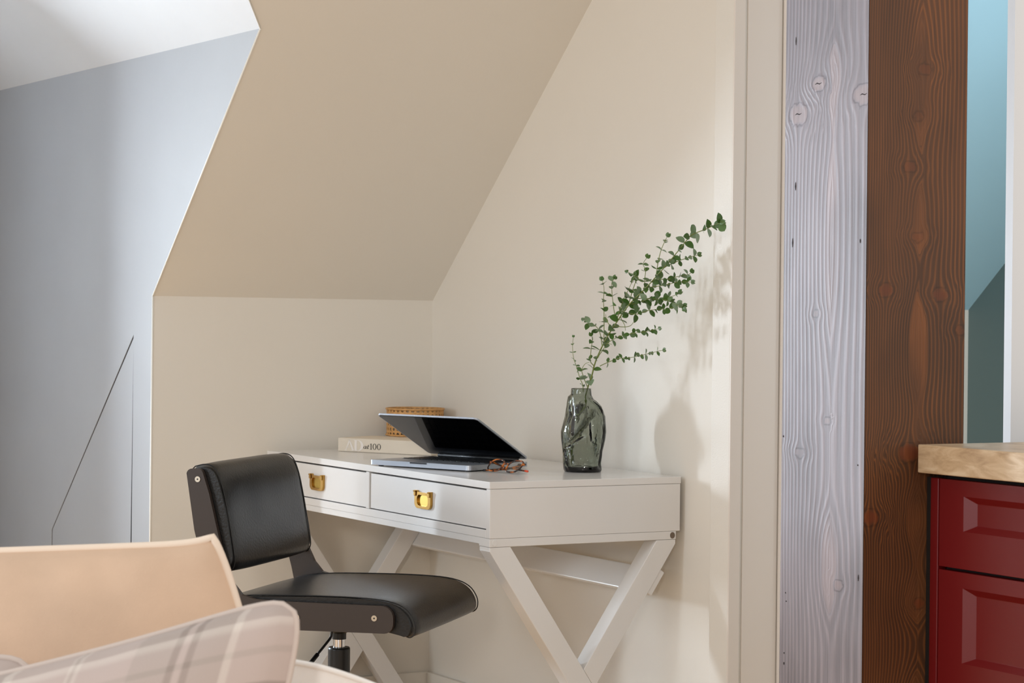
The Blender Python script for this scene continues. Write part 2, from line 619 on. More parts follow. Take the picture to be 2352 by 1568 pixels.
# ------------------------------------------------------------------ timber post
PX0, PY0 = 2.3368, 2.935
PWX = hit(2212, 1000, 1, PY0).x - PX0
PWY = hit(1797, 1000, 0, PX0).y - PY0
post = empty('timber_post', (PX0 + PWX / 2, PY0 + PWY / 2, 0), 'thick square timber post, one face pale grey and one stained brown', 'post')
PH = 2.45


def board_face(o, uax, width, H, spindles, knots, uc0, dens, sgn):
    """a face board as a fine grid; ring field with cathedral figures and knots"""
    nu, nz = 56, 420
    vs, fs, ring, knot = [], [], [], []
    for j in range(nz + 1):
        z = H * j / nz
        for i in range(nu + 1):
            u = i / nu
            vs.append(Vector(o) + Vector(uax) * (u * width) + Vector((0, 0, z)))
            uu, zz, kn = u, z, 0
            for ku, kz, kr, ks in knots:
                du, dz = (uu - ku) * width, (z - kz)
                d2 = (du * du * .42 + dz * dz) / (kr * kr) * (1 + .5 * noise.noise(Vector((u * 30, z * 40, 2))))
                uu = ku + (uu - ku) * (1 - .85 * math.exp(-d2 * .25)) if ks > 0 else uu
                kn = max(kn, ks * min(1, max(0, (1.25 - d2) * 1.6)) if ks > 0 else 0)
            uc = uc0 + .035 * noise.noise(Vector((z * 1.1, sgn * 5, 0)))
            d = abs(uu - uc)
            s = -.09
            for a, b, w in spindles:
                zc_, hh = (a + b) / 2, (b - a) / 2
                A = w * 1.35 + .09
                s += A * math.exp(-(abs(z - zc_) / hh) ** 2.6 * math.log(A / .09))
            side = 1.25 if (uu - uc) * sgn < 0 else .8
            f = dens * side * (d - s * math.exp(-d * 6.5)) * (1 + .6 * d) + .3 * noise.noise(Vector((u * 2, z * .6, 9)))
            ring.append(f)
            knot.append(kn)
    for j in range(nz):
        for i in range(nu):
            a = j * (nu + 1) + i
            fs.append((a, a + 1, a + nu + 2, a + nu + 1))
    me = mesh('face_board', vs, fs)
    for nm, dat in (('ring', ring), ('knot', knot)):
        at = me.attributes.new(nm, 'FLOAT', 'POINT')
        at.data.foreach_set('value', dat)
    return me


def yz(y):      # picture row to height on the post
    return 1.095 - (y - 752) / 1345.


wsp = [(yz(262), yz(78), .10), (yz(775), yz(300), .09), (yz(1425), yz(1178), .13)]
wkn = [((1885 - 1803) / 198, yz(172), .013, .9), ((1836 - 1803) / 198, yz(238), .018, .9), ((1990 - 1803) / 198, yz(212), .018, .9),
       ((1940 - 1798) / 198, yz(1345), .008, .9), ((1881 - 1800) / 198, yz(715), .006, .7), ((1912 - 1800) / 198, yz(966), .006, .7), ((1846 - 1800) / 198, yz(1046), .009, .6)]
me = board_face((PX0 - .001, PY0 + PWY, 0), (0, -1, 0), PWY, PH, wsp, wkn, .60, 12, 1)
link('grey_face', me, GREYW, post, smooth=True)['label'] = 'pale grey face of the post'
bsp = [(yz(330), yz(5), .10), (yz(575), yz(420), .05), (yz(940), yz(655), .12), (yz(1100), yz(960), .06), (yz(1230), yz(1120), .07), (yz(1310), yz(1150), .05), (yz(1430), yz(1320), .10), (yz(1700), yz(1540), .12)]
bkn = [(.56, yz(145), .010, .6), (.50, yz(255), .008, .5), (.42, yz(375), .010, .6), (.5, yz(535), .009, .6), (.19, yz(660), .011, .8), (.74, yz(668), .011, .8),
       (.44, yz(1035), .016, .95), (.06, yz(1182), .013, .9), (.56, yz(1385), .008, .9), (.95, yz(750), .008, .6)]
me = board_face((PX0, PY0 - .001, 0), (1, 0, 0), PWX, PH, bsp, bkn, .53, 20, 1)
link('stained_face', me, BROWN, post, smooth=True)['label'] = 'brown stained face of the post with orange grain and knots'
box('post_core', (PX0, PY0, 0), (PX0 + PWX, PY0 + PWY, PH), mat('brown stained timber', (92, 60, 40), .5, var=.2, vscale=8), post, 0)
CRACK = mat('dark crack', (30, 25, 26), .9)
for (u, y, hh, ww) in [(.125, 62, .016, .002), (.14, 410, .016, .0025), (.11, 545, .018, .0025), (.93, 548, .008, .002), (.93, 1062, .003, .002), (.95, 1320, .012, .002), (.07, 1385, .003, .002),
                       (.08, 1405, .003, .002), (.06, 1530, .003, .003), (.06, 1555, .006, .003), (.02, 1010, .004, .002)]:
    z = yz(y)
    yq = PY0 + PWY * (1 - u)
    mm = mesh('nail_hole', [(PX0 - .0018, yq - ww / 2, z), (PX0 - .0018, yq, z - hh / 2), (PX0 - .0018, yq + ww / 2, z), (PX0 - .0018, yq, z + hh / 2), (PX0 + .002, yq, z)],
              [(0, 1, 2, 3), (0, 4, 1), (1, 4, 2), (2, 4, 3), (3, 4, 0)])
    link('crack', mm, CRACK, post)
for (u, y) in [(.165, 238), (.41, 172), (.95, 212)]:
    z = yz(y)
    yq = PY0 + PWY * (1 - u)
    tube('knot_crack', [(PX0 - .0012, yq - .009, z + .001), (PX0 - .0012, yq - .003, z - .001), (PX0 - .0012, yq + .004, z + .001), (PX0 - .0012, yq + .010, z - .001)], [.0002, .0007, .0009, .0002], CRACK, post, 5)

# ------------------------------------------------------------------ red cabinet and stone worktop
XCB = 2.47
cab = empty('base_cabinet', (XCB + .3, 2.6, 0), 'dark red kitchen base cabinet with recessed panel drawers', 'cabinet')
box('carcass', (XCB + .02, 1.75, .09), (3.05, 2.915, .8435), CABIN, cab, 0)
box('filler_strip', (XCB, 2.9005, .09), (XCB + .019, 2.921, .8425), RED, cab)
box('gap_shade', (XCB + .003, 2.9213, .0905), (XCB + .05, 2.9335, .8425), CABIN, cab, 0)  # near-black strip painted for the shade between cabinet and post
box('plinth', (XCB + .06, 1.75, 0), (3.0, 2.91, .089), CABIN, cab, 0)


def drawer_front(y0, y1, z0, z1, b, parent):
    """front with a chamfered recessed panel, facing -X"""
    t, bev, dep = .02, b, .008
    o = [(y0, z0), (y1, z0), (y1, z1), (y0, z1)]
    fr = .064
    i1 = [(y0 + fr, z0 + fr * 1.0), (y1 - fr, z0 + fr * 1.0), (y1 - fr, z1 - fr * .42), (y0 + fr, z1 - fr * .42)]
    i2 = [(y0 + fr + bev, z0 + fr + bev * .45), (y1 - fr - bev, z0 + fr + bev * .45), (y1 - fr - bev, z1 - fr * .42 - bev * .45), (y0 + fr + bev, z1 - fr * .42 - bev * .45)]
    v = [(XCB, a, c) for a, c in o] + [(XCB, a, c) for a, c in i1] + [(XCB + dep, a, c) for a, c in i2] + [(XCB + t, a, c) for a, c in o]
    f = [(8, 9, 10, 11)]
    for k in range(4):
        j = (k + 1) % 4
        f += [(k, j, 4 + j, 4 + k), (4 + k, 4 + j, 8 + j, 8 + k), (12 + k, 12 + j, j, k)]
    f.append((12, 13, 14, 15))
    me = mesh('drawer', v, f)
    bm = bmesh.new()
    bm.from_mesh(me)
    bmesh.ops.recalc_face_normals(bm, faces=bm.faces)
    bm.to_mesh(me)
    bm.free()
    return link('drawer', me, RED, parent, bevel=.0006)


drawer_front(2.30, 2.8975, .6925, .842, .024, cab)
drawer_front(2.30, 2.8975, .4700, .6870, .024, cab)
drawer_front(2.30, 2.8975, .10, .4645, .024, cab)
drawer_front(1.76, 2.296, .6925, .842, .024, cab)
drawer_front(1.76, 2.296, .10, .687, .024, cab)
wt = box('worktop', (2.4395, 1.75, .8515), (3.06, 2.9195, .9), TRAV, bevel=.002)
tag(wt, 'beige travertine stone worktop over the red cabinet', 'worktop')
box('underside_batten', (XCB + .02, 1.76, .8436), (3.0, 2.9, .8514), CABIN, wt, 0)

# ------------------------------------------------------------------ desk
X0, X1, Y0, Y1, ZT = 2.250, 2.741, 4.097, 5.318, .76
desk = empty('writing_desk', ((X0 + X1) / 2, (Y0 + Y1) / 2, 0), 'white two-drawer campaign desk on crossed legs', 'desk')
box('desktop', (X0 - .001, Y0, .7445), (X1, Y1, ZT), DESKW, desk, .0012)
ZB = .638
D = DESKW
box('side_panel', (X0, Y0, ZB), (X1 - .002, Y0 + .017, .7440), D, desk, .0008)
box('side_panel', (X0, Y1 - .017, ZB), (X1 - .002, Y1, .7440), D, desk, .0008)
box('back_panel', (X1 - .02, Y0 + .0172, ZB), (X1 - .004, Y1 - .0172, .7440), D, desk, 0)
box('front_rail', (X0, Y0 + .0176, ZB), (X0 + .03, Y1 - .0176, ZB + .0175), D, desk, .0008)
box('bottom_panel', (X0 + .03, Y0 + .0175, ZB), (X1 - .021, Y1 - .0175, ZB + .01), D, desk, 0)
yd0, yd1 = hit(848, 1130, 0, X0).y, hit(840, 1130, 0, X0).y
box('divider', (X0, yd0 + .001, ZB + .018), (X0 + .03, yd1 - .001, .7435), D, desk, .0008)
box('drawer_shadow_backing', (X0 + .022, Y0 + .02, ZB + .011), (X0 + .028, Y1 - .02, .743), DESKIN, desk, 0)


def handle(yc, parent):
    """brass campaign pull: eared plate with an opening over a recessed cup; Y runs away from the viewer"""
    zc_ = .6985
    x = X0 + .003

    def P(u, v):
        return (yc - u, zc_ + v)
    w = .040
    out = [P(-w, .020), P(-w + .010, .020), P(-w + .013, .0165), P(w - .013, .0165), P(w - .010, .020), P(w, .020)]
    n = 8
    for k in range(n + 1):
        a = math.pi / 2 * k / n
        out.append(P(w - .016 + .016 * math.cos(a), -.008 - .0125 * math.sin(a)))
    for k in range(n + 1):
        a = math.pi / 2 + math.pi / 2 * k / n
        out.append(P(-w + .016 + .016 * math.cos(a), -.008 - .0125 * math.sin(a)))
    hole = []
    for cx_, cz_, a0 in ((.016, -.000, 0), (-.016, -.000, 90), (-.016, -.004, 180), (.016, -.004, 270)):
        for k in range(6):
            a = math.radians(a0 + 90 * k / 5)
            hole.append(P(cx_ + .0115 * math.cos(a), cz_ + .0105 * math.sin(a)))
    pl = prism('handle', [out, hole], (0, 0, 0), EY, EZ, EX, x - .0060, x, BRASS, parent, bevel=.0006)
    hole2 = [P(-(yc - y) * -1.04, (z - zc_) * 1.04) for y, z in hole]
    prism('cup', [(yc - (yc - y) * 1.0, z) for y, z in hole], (0, 0, 0), EY, EZ, EX, x - .0012, x - .0002, BRASSI, pl)
    for s in (-1, 1):
        ya = yc - s * (w - .005)
        box('hinge_ear', (x - .0090, min(ya - .0045, ya + .0045), zc_ + .0075), (x - .0066, max(ya - .0045, ya + .0045), zc_ + .0195), BRASS, pl, .0015)
        tube('hinge_pin', [(x - .0085, ya + .0048, zc_ + .0180), (x - .0085, ya - .0048, zc_ + .0180)], .0018, BRASS, pl, 8)
    return pl


for (a, b, lab, rec) in ((Y0 + .0185, yd0 - .0005, None, .0035), (yd1 + .0015, Y1 - .0185, None, .003)):
    dr = box('drawer', (X0 + rec, a + .001, ZB + .0195), (X0 + .0215, b, .7405), D, desk, .001)
    handle((4.4115 if lab is None and a < 4.5 else 4.998), dr)

# long rail under the box, side frames of crossed legs
for ya in (Y0 + .0002, Y1 - .0482):
    yb = ya + .048
    fr = prism('top_rail', [(X0, .6195), (X1 - .012, .6195), (X1 - .012, ZB - .0004), (X0, ZB - .0004)], (0, 0, 0), EX, EZ, EY, ya, yb, D, desk, bevel=.001)
    # leg A: top front to bottom back; leg B: top back to bottom front, cut at the crossing
    sl_ = (.277) / (.192)   # steepness dz/dx of the bars

    def bar(x_top0, x_top1, zt, zb, s):
        return [(x_top0, zt), (x_top1, zt), (x_top1 + s * (zt - zb) / 1.475, zb), (x_top0 + s * (zt - zb) / 1.475, zb)]
    A = bar(X0 + .0005, X0 + .052, .6190, 0, 1)
    A = [(X0 + .001, .6190), (X0 + .052, .6190), (A[2][0], 0), (A[3][0], 0), (X0 + .001, .610)]
    A[3] = (X0 + .001 + .610 / 1.475, 0)
    prism('leg', A, (0, 0, 0), EX, EZ, EY, ya + .0004, yb - .0004, D, desk, bevel=.0015)
    xr = X1 - .013
    Bt = [(xr - .050, .6190), (xr, .6190), (xr, .610)]
    # intersection with leg A's right edge: x = X0+.052+(.619-z)/1.475 ; B left: x = xr-.05-(.619-z)/1.475

    def crossz(xa_, xb_):
        return .619 - (xb_ - xa_) / 2 * 1.475
    zl = crossz(X0 + .052, xr - .050)
    xl = X0 + .052 + (.619 - zl) / 1.475
    zr = .6145 - (xr - (X0 + .052)) / 2 * 1.475
    xr2 = X0 + .052 + (.619 - zr) / 1.475
    prism('leg', [(xr - .050, .6190), (xr, .6190), (xr, .610), (xr2 + .0003, zr), (xl + .0003, zl)], (0, 0, 0), EX, EZ, EY, ya + .0004, yb - .0004, D, desk, bevel=.0015)
    # lower half of leg B
    xA = X0 + .001
    zt1 = .61 - ((xr - .05 + (.0)) - xA) / 2 * 1.475 + .004
    q = [(xA + (.61 - zt1) / 1.475 - .0003, zt1)]
    zb1 = zt1 - .0375 * 1.0 - .037
    q += [(xA + (.61 - zb1) / 1.475 - .0003, zb1)]
    q += [(q[1][0] - (zb1) / 1.475, 0), (q[0][0] - (zt1) / 1.475, 0)]
    prism('leg', q, (0, 0, 0), EX, EZ, EY, ya + .0004, yb - .0004, D, desk, bevel=.0015)
    if ya < 4.5:
        # corner plug and open bolt hole on the visible rail
        for xx, zz, op in ((X0 + .0125, .6285, False), (X1 - .022, .6285, True)):
            ring = [(xx + .0062 * math.cos(k * math.pi / 8), zz + .0072 * math.sin(k * math.pi / 8)) for k in range(16)]
            if op:
                pl = prism('bolt_hole', ring, (0, 0, 0), EX, EZ, EY, ya - .0012, ya + .0012, mat('bolt hole shade', (112, 98, 84), .7), desk)
            else:
                pl = prism('screw_plug', ring, (0, 0, 0), EX, EZ, EY, ya - .0012, ya + .002, D, desk, bevel=.0008)
box('apron_rail', (X0 + .0015, Y0 + .0486, .6232), (X0 + .020, Y1 - .0486, ZB - .0004), D, desk, .001)
box('apron_rail', (X1 - .032, Y0 + .0486, .6232), (X1 - .014, Y1 - .0486, ZB - .0004), D, desk, .001)
# flat stretcher board lying along the underside of the rear legs
dx, dz = 1 / math.hypot(1, 1.475), 1.475 / math.hypot(1, 1.475)
px_, pz_ = X1 - .0125 - (.610 - .553) / 1.475, .553
nx, nz = dz, -dx
sb = [(px_ + nx * .0004, pz_ + nz * .0004), (px_ + nx * .0135, pz_ + nz * .0135), (px_ + nx * .0135 - dx * .062, pz_ + nz * .0135 - dz * .062), (px_ + nx * .0004 - dx * .062, pz_ - dz * .062 + nz * .0004)]
prism('stretcher', sb, (0, 0, 0), EX, EZ, EY, Y0 + .003, Y1 - .003, D, desk, bevel=.0025)

# ------------------------------------------------------------------ book
bA, bB = Vector((2.415, 5.233)), Vector((2.556, 4.970))
u = (bB - bA).normalized()
v = Vector((-u.y, u.x)) if Vector((-u.y, u.x)).x > 0 else Vector((u.y, -u.x))
U3, V3 = Vector((u.x, u.y, 0)), Vector((v.x, v.y, 0))
# keep the book clear of the wall behind
book = empty('book', (bA.x, bA.y, ZT), 'thick cream cloth-bound book lying flat under the cane candle bowl', 'book')
L, Dp, Hh = .298, .150, .0355
Bo = Vector((bA.x, bA.y, ZT + .0004))


def bbox(name, u0, u1, v0, v1, z0, z1, m, parent, bevel=.0012):
    return prism(name, [(u0, v0), (u1, v0), (u1, v1), (u0, v1)], Bo, U3, V3, EZ, z0, z1, m, parent, bevel=bevel)


bbox('lower_cover', 0, L, .0, Dp, 0, .003, BOOKC, book)
bbox('upper_cover', 0, L, .0, Dp, Hh - .003, Hh, BOOKC, book, .0014)
bbox('spine', 0, L, -.0012, .004, .0002, Hh - .0002, BOOKC, book, .0022)
bbox('pages', .004, L - .004, .0042, Dp - .003, .0031, Hh - .0031, PAPER, book, 0)


def glyphs(name, polys, x0, z0, sc, m, parent, shear=0, sx=1.45):
    vs, fs = [], []
    for poly in polys:
        tr = tessellate_polygon([[Vector((a, b, 0)) for a, b in Lp] for Lp in poly])
        base = len(vs)
        for Lp in poly:
            for a, b in Lp:
                vs.append(Bo + U3 * (x0 + (a + shear * b) * sc * sx) - V3 * .0017 + Vector((0, 0, z0 + b * sc)))
        fs += [tuple(base + i for i in t) for t in tr]
    o = link(name, mesh(name, vs, fs), m, parent)
    s = o.modifiers.new('s', 'SOLIDIFY')
    s.thickness = .0003
    s.offset = 0
    return o


def ellipse(cx_, cy_, a, b, n=22, a0=0, a1=360):
    return [(cx_ + a * math.cos(math.radians(a0 + (a1 - a0) * k / n)), cy_ + b * math.sin(math.radians(a0 + (a1 - a0) * k / n))) for k in range(n + (0 if a1 - a0 == 360 else 1))]


gA = [[[(0, 0), (.22, 0), (.22, .03), (.14, .03), (.40, .92), (.43, .92), (.10, 0), (.0, .03)][:1] + [(.20, 0), (.20, .03), (.13, .04), (.23, .31), (.25, .31), (.44, .93), (.36, 1), (.08, .04), (0, .03)]],
      [[(.36, 1), (.44, 1), (.78, .03), (.86, .03), (.86, 0), (.50, 0), (.50, .03), (.60, .04), (.38, .90)]],
      [[(.20, .30), (.52, .30), (.51, .34), (.22, .34)]]]
gD = [[[(0, 0), (.34, 0), (.34, .03), (.26, .05), (.26, .95), (.34, .97), (.34, 1), (0, 1), (0, .97), (.08, .95), (.08, .05), (0, .03)]],
      [[(.34, 1)] + [(.34 + .44 * math.sin(math.radians(t)), .5 + .5 * math.cos(math.radians(t))) for t in range(5, 180, 12)] + [(.34, 0), (.34, .04)] + [(.34 + .24 * math.sin(math.radians(t)), .5 + .45 * math.cos(math.radians(t))) for t in range(175, 0, -12)] + [(.34, .96)]]]
off = .86
gAD = gA + [[[(a * 1.0 + off - .14, b) for a, b in Lp] for Lp in poly] for poly in gD]
glyphs('title_lettering', gAD, .022, .0030, .0285, INKW, book)['label'] = 'pale capital letters AD on the spine'


def strokes(pts, w):
    """ribbon polygon around a polyline with varying width"""
    out, back = [], []
    for i, (x, y) in enumerate(pts):
        a = pts[max(i - 1, 0)]
        b = pts[min(i + 1, len(pts) - 1)]
        t = Vector((b[0] - a[0], b[1] - a[1])).normalized()
        ww = w[i] if isinstance(w, list) else w
        out.append((x - t.y * ww / 2, y + t.x * ww / 2))
        back.append((x + t.y * ww / 2, y - t.x * ww / 2))
    return [out + back[::-1]]


ga = [[ellipse(.24, .28, .22, .29), ellipse(.24, .28, .12, .24)], strokes([(.46, .56), (.44, .2), (.46, .04), (.56, .06), (.62, .14)], [.10, .12, .1, .06, .04])]
gt = [strokes([(.80, .84), (.76, .5), (.74, .14), (.80, .02), (.90, .04), (.98, .14)], [.08, .12, .12, .10, .07, .04]), strokes([(.66, .56), (.96, .56)], .06)]
glyphs('title_lettering', ga + gt, .0830, .0098, .0125, INKB, book, .2)['label'] = 'small black letters at 100 on the spine'
g1 = [[[(0, 0), (.3, 0), (.3, .03), (.2, .06), (.2, 1), (.15, 1), (0, .88), (0, .85), (.1, .88), (.1, .06), (0, .03)]]]
g0 = [[ellipse(.66, .5, .27, .51), ellipse(.66, .5, .17, .46)]]
g00 = [[[(a + .62, b) for a, b in Lp] for Lp in g0[0]]]
glyphs('title_lettering', g1 + g0 + g00, .1050, .0085, .0155, INKB, book)

# cane bowl
cb = Vector((2.598, 5.150, 0)) + Vector((.02, .03, 0))
cc = hit(953, 1000, 2, ZT + Hh + .001)
cb = Vector((cc.x, cc.y, 0))
RB = 67.3 / FPX * (cb - CAM).dot(FW)
zb0 = ZT + Hh + .001
bowl = empty('candle_bowl', (cb.x, cb.y, zb0), 'round woven cane candle bowl standing on the cream book', 'bowl')
HB = .075
vs, fs = [], []
NU, NV = 34, 6
for j in range(NV):
    for i in range(NU):
        c0, c1 = i / NU, (i + 1) / NU
        z0_, z1_ = j / NV, (j + 1) / NV
        base = len(vs)
        oct_, sq = [], []
        for k in range(8):
            a = math.radians(45 * k)
            uo, vo = max(-1, min(1, math.cos(a) * 1.5)), max(-1, min(1, math.sin(a) * 1.5))
            sq.append((uo * .5, vo * .5))
            oct_.append((math.cos(a) * .33, math.sin(a) * .33))
        for q, dr_ in ((sq, 0), (oct_, .0)):
            for uo, vo in q:
                an = 2 * math.pi * ((c0 + c1) / 2 + uo * (c1 - c0))
                zz = zb0 + HB * ((z0_ + z1_) / 2 + vo * (z1_ - z0_))
                rr = RB - .002 + .0012 * math.sin(an * NU) * (1 if q is sq else -.2)
                vs.append((cb.x + rr * math.cos(an), cb.y + rr * math.sin(an), zz))
        for k in range(8):
            k2 = (k + 1) % 8
            fs.append((base + k, base + k2, base + 8 + k2, base + 8 + k))
wv = link('cane_weave', mesh('cane_weave', vs, fs), CANE, bowl, smooth=False)
s = wv.modifiers.new('s', 'SOLIDIFY')
s.thickness = .0022
for zz in (zb0 + .0025, zb0 + HB - .0025, zb0 + HB * .70):
    ring = [(cb.x + (RB - .0015) * math.cos(a * math.pi / 24), cb.y + (RB - .0015) * math.sin(a * math.pi / 24), zz) for a in range(48)]
    tube('cane_rim', ring, .0028 if zz != zb0 + HB * .70 else .0014, CANE, bowl, 8, True)
CANDLE = mat('cream candle wax', (228, 218, 196), .5)
gl = lathe('glass_liner', [(.001, zb0 + .003), (RB - .008, zb0 + .003), (RB - .0075, zb0 + HB - .004), (RB - .0095, zb0 + HB - .004), (RB - .010, zb0 + .006), (.001, zb0 + .006)], cb, CLEAR, bowl)
lathe('wax', [(.001, zb0 + .0065), (RB - .0115, zb0 + .0065), (RB - .0115, zb0 + .040), (.001, zb0 + .040)], cb, CANDLE, bowl)

# ------------------------------------------------------------------ laptop
lp = Vector((2.3555, 4.390, 0))
LA, LB = Vector((-.378, .926, 0)), Vector((.926, .378, 0))   # to the left along the front, to the back
LW, LD = .308, .221
zl0 = ZT + .0032
lap = empty('laptop', lp + LA * LW / 2 + LB * LD / 2 + Vector((0, 0, ZT)), 'half-open grey laptop with a black screen on the desk', 'laptop')


def rrect(w, d, r, n=6):
    out = []
    for cx_, cy_, a0 in ((w - r, d - r, 0), (r, d - r, 90), (r, r, 180), (w - r, r, 270)):
        for k in range(n + 1):
            a = math.radians(a0 + 90 * k / n)
            out.append((cx_ + r * math.cos(a), cy_ + r * math.sin(a)))
    return out


base = prism('base', rrect(LW, LD, .010), lp + Vector((0, 0, zl0)), LA, LB, EZ, 0, .0115, ALU, lap, bevel=.0012)
for a, b in ((.02, .02), (LW - .02, .02), (.02, LD - .02), (LW - .02, LD - .02)):
    prism('foot', [(a + .007 * math.cos(k * .785), b + .007 * math.sin(k * .785)) for k in range(8)], lp + Vector((0, 0, ZT + .0002)), LA, LB, EZ, 0, .0028, BLACK, lap)
ztop = zl0 + .0115
prism('finger_notch', [(LW / 2 - .026, -.0004), (LW / 2 + .026, -.0004), (LW / 2 + .026, .004), (LW / 2 - .026, .004)], lp + Vector((0, 0, ztop)), LA, LB, EZ, -.0035, .0003, mat('polished aluminium', (215, 220, 228), .2, 1), base)
prism('port', rrect(.012, .0045, .002, 3), lp + LB * (LD - .042) + Vector((0, 0, zl0 + .0035)) - LA * .0006, LB, EZ, LA, 0, .001, BLACK, base)
kb = prism('keyboard_well', rrect(LW - .05, .112, .003, 3), lp + LA * .025 + LB * .088 + Vector((0, 0, ztop)), LA, LB, EZ, .0001, .0004, BLACK, base)
kme = prismm('key', [rrect(.0155, .0150, .002, 2)], (0, 0, 0), LA, LB, EZ, 0, .0012)
kme.materials.append(KEYM)
for r in range(6):
    for c in range(14):
        k = bpy.data.objects.new('key', kme)
        COL.objects.link(k)
        k.parent = base
        k.location = lp + LA * (.0265 + c * .0183) + LB * (.090 + r * .0183) + Vector((0, 0, ztop + .0005))
prism('trackpad', rrect(.13, .075, .003, 3), lp + LA * (LW / 2 - .065) + LB * .006 + Vector((0, 0, ztop)), LA, LB, EZ, .0001, .0003, ALU, base)
TH = math.radians(27.4)
SV = (-LB * math.cos(TH) + UP * math.sin(TH)).normalized()
SN = (-LB * math.sin(TH) - UP * math.cos(TH)).normalized()      # towards the keyboard
hg = lp + LB * (LD - .003) + Vector((0, 0, ztop + .0055))
lid = prism('lid', rrect(LW, LD - .003, .010), hg, LA, SV, SN, -.0042, 0, ALU, lap, bevel=.001)
prism('screen', rrect(LW - .006, LD - .010, .007), hg + LA * .003 + SV * .004, LA, SV, SN, .0001, .0007, SCREEN, lid)
tube('hinge', [hg + LA * .03 - UP * .002 - SN * -.0, hg + LA * (LW - .03) - UP * .002], .0036, BLACK, lap, 10)

# ------------------------------------------------------------------ glasses
gl0 = empty('reading_glasses', (2.41, 4.30, ZT), 'tortoiseshell glasses with folded temples beside the laptop', 'glasses')
G0 = (hit(1120, 1084, 2, ZT) + hit(1185, 1090, 2, ZT)) / 2
G0.z = 0
gx = (hit(1185, 1090, 2, ZT) - hit(1118, 1084, 2, ZT))
gx.z = 0
gx.normalize()
gx = (gx + Vector((-.35, -.55, 0)) * -.25).normalized()
gb = Vector((-gx.y, gx.x, 0))
gb = gb if gb.y > 0 else -gb
gup = (UP * .66 + gb * .75).normalized()     # frame leans back on its folded temples


def gp_(a, b):
    return Vector((G0.x, G0.y, ZT + .003)) + gx * (a * .84 - .003) + gup * (b * .95)


for s in (-1, 1):
    rim = []
    for k in range(28):
        t = 2 * math.pi * k / 28
        ca, sa = math.cos(t), math.sin(t)
        a = s * .0335 + .0245 * math.copysign(abs(ca) ** .75, ca)
        b = .0215 + .0195 * math.copysign(abs(sa) ** .8, sa) * (1 if sa > 0 else 1.0)
        rim.append(gp_(a + .002 * s * (sa), b))
    tube('rim', rim, .0019, TORT, gl0, 7, True)
    c = sum(rim, Vector()) / 28
    ln = mesh('lens', [c] + rim, [(0, 1 + k, 1 + (k + 1) % 28) for k in range(28)])
    lo = link('lens', ln, CLEAR, gl0)
    sm = lo.modifiers.new('s', 'SOLIDIFY')
    sm.thickness = .0012
    hp = gp_(s * .060, .030)
    tipd = Vector((0, 0, 0))
    e1 = gp_(-s * .045, 0) + gb * (.012 if s > 0 else .020)
    e1.z = ZT + (.005 if s > 0 else .009)
    corner = hp + gb * .006
    tube('temple', [gp_(s * .056, .031), hp, corner, corner * .5 + e1 * .5 + Vector((0, 0, -.004)), e1, e1 - gx * s * .018 + Vector((0, 0, -.0015))], [.0025, .003, .0026, .002, .002, .0018], TORT, gl0, 7)
    tt = e1 - gx * s * .018
    tube('temple_tip', [tt + Vector((0, 0, -.0012)), tt - gx * s * .009 + Vector((0, 0, -.002))], .0024, ORANGE if s < 0 else BLACK, gl0, 7)
    tube('nose_pad', [gp_(s * .009, .020), gp_(s * .009, .013) + gb * .003], .0018, CLEAR, gl0, 6)
tube('bridge', [gp_(-.0105, .026), gp_(0, .0295), gp_(.0105, .026)], .0019, TORT, gl0, 7)

# ------------------------------------------------------------------ vase
VD = 5.045
vc = hit(1337, 1083, 2, ZT)
left = [(892, 1310), (906, 1309), (911, 1302), (925, 1300), (956, 1296), (992, 1287), (1011, 1288), (1035, 1291.5), (1064, 1292.6), (1078, 1294), (1083, 1297)]
right = [(892, 1355.5), (908, 1357), (917, 1362), (920.6, 1368), (932, 1380), (955.7, 1389), (992, 1392), (1011, 1389.5), (1035, 1384), (1064, 1380.5), (1078, 1382), (1083, 1380)]
vz = (vc - CAM).dot(FW)


def interp(tab, y):
    for (a, b), (c, d) in zip(tab, tab[1:]):
        if a <= y <= c:
            return b + (d - b) * (y - a) / (c - a)
    return tab[-1][1]


vase = empty('glass_vase', (vc.x, vc.y, ZT), 'crumpled smoky green glass vase holding the eucalyptus branch', 'vase')
vs, fs = [], []
NS, NR = 72, 84


def vring(y, shrink):
    L_, R_ = interp(left, y), interp(right, y)
    cx_ = (L_ + R_) / 2
    hw = (R_ - L_) / 2 / FPX * vz - shrink
    ctr = Vector((vc.x, vc.y, 0)) + RT * (cx_ - 1337) / FPX * vz
    z = ZT + .0005 + (1083 - y) / FPX * vz
    return ctr, hw, z


def crease(an, t):
    """raised and sunken folds of the blown glass; t is 0 at the foot, 1 at the lip"""
    d = 0
    for a0, a1, t0, t1, amp, wd_ in [(-2.45, -2.1, 1.0, .42, -.0050, .10), (-2.2, -1.25, .34, .72, .0058, .12), (-2.9, -1.7, .24, .42, -.0055, .13),
                                     (-1.0, -.5, .95, .72, .0045, .10), (-1.4, -1.2, .68, .36, -.0030, .09), (-.5, -.35, .55, .05, -.0035, .12),
                                     (-2.6, -2.4, .30, .08, .0040, .10), (.8, 1.6, .2, .8, .005, .14), (2.4, 1.9, .2, .8, -.005, .14)]:
        lo_, hi_ = min(t0, t1), max(t0, t1)
        if lo_ - .05 < t < hi_ + .05:
            q = (t - t0) / (t1 - t0)
            c0 = a0 + (a1 - a0) * q
            dd = (an - c0 + math.pi) % (2 * math.pi) - math.pi
            e = min(1, (t - lo_ + .05) / .08, (hi_ + .05 - t) / .08)
            d += amp * math.exp(-(dd / wd_) ** 2) * e
    return d


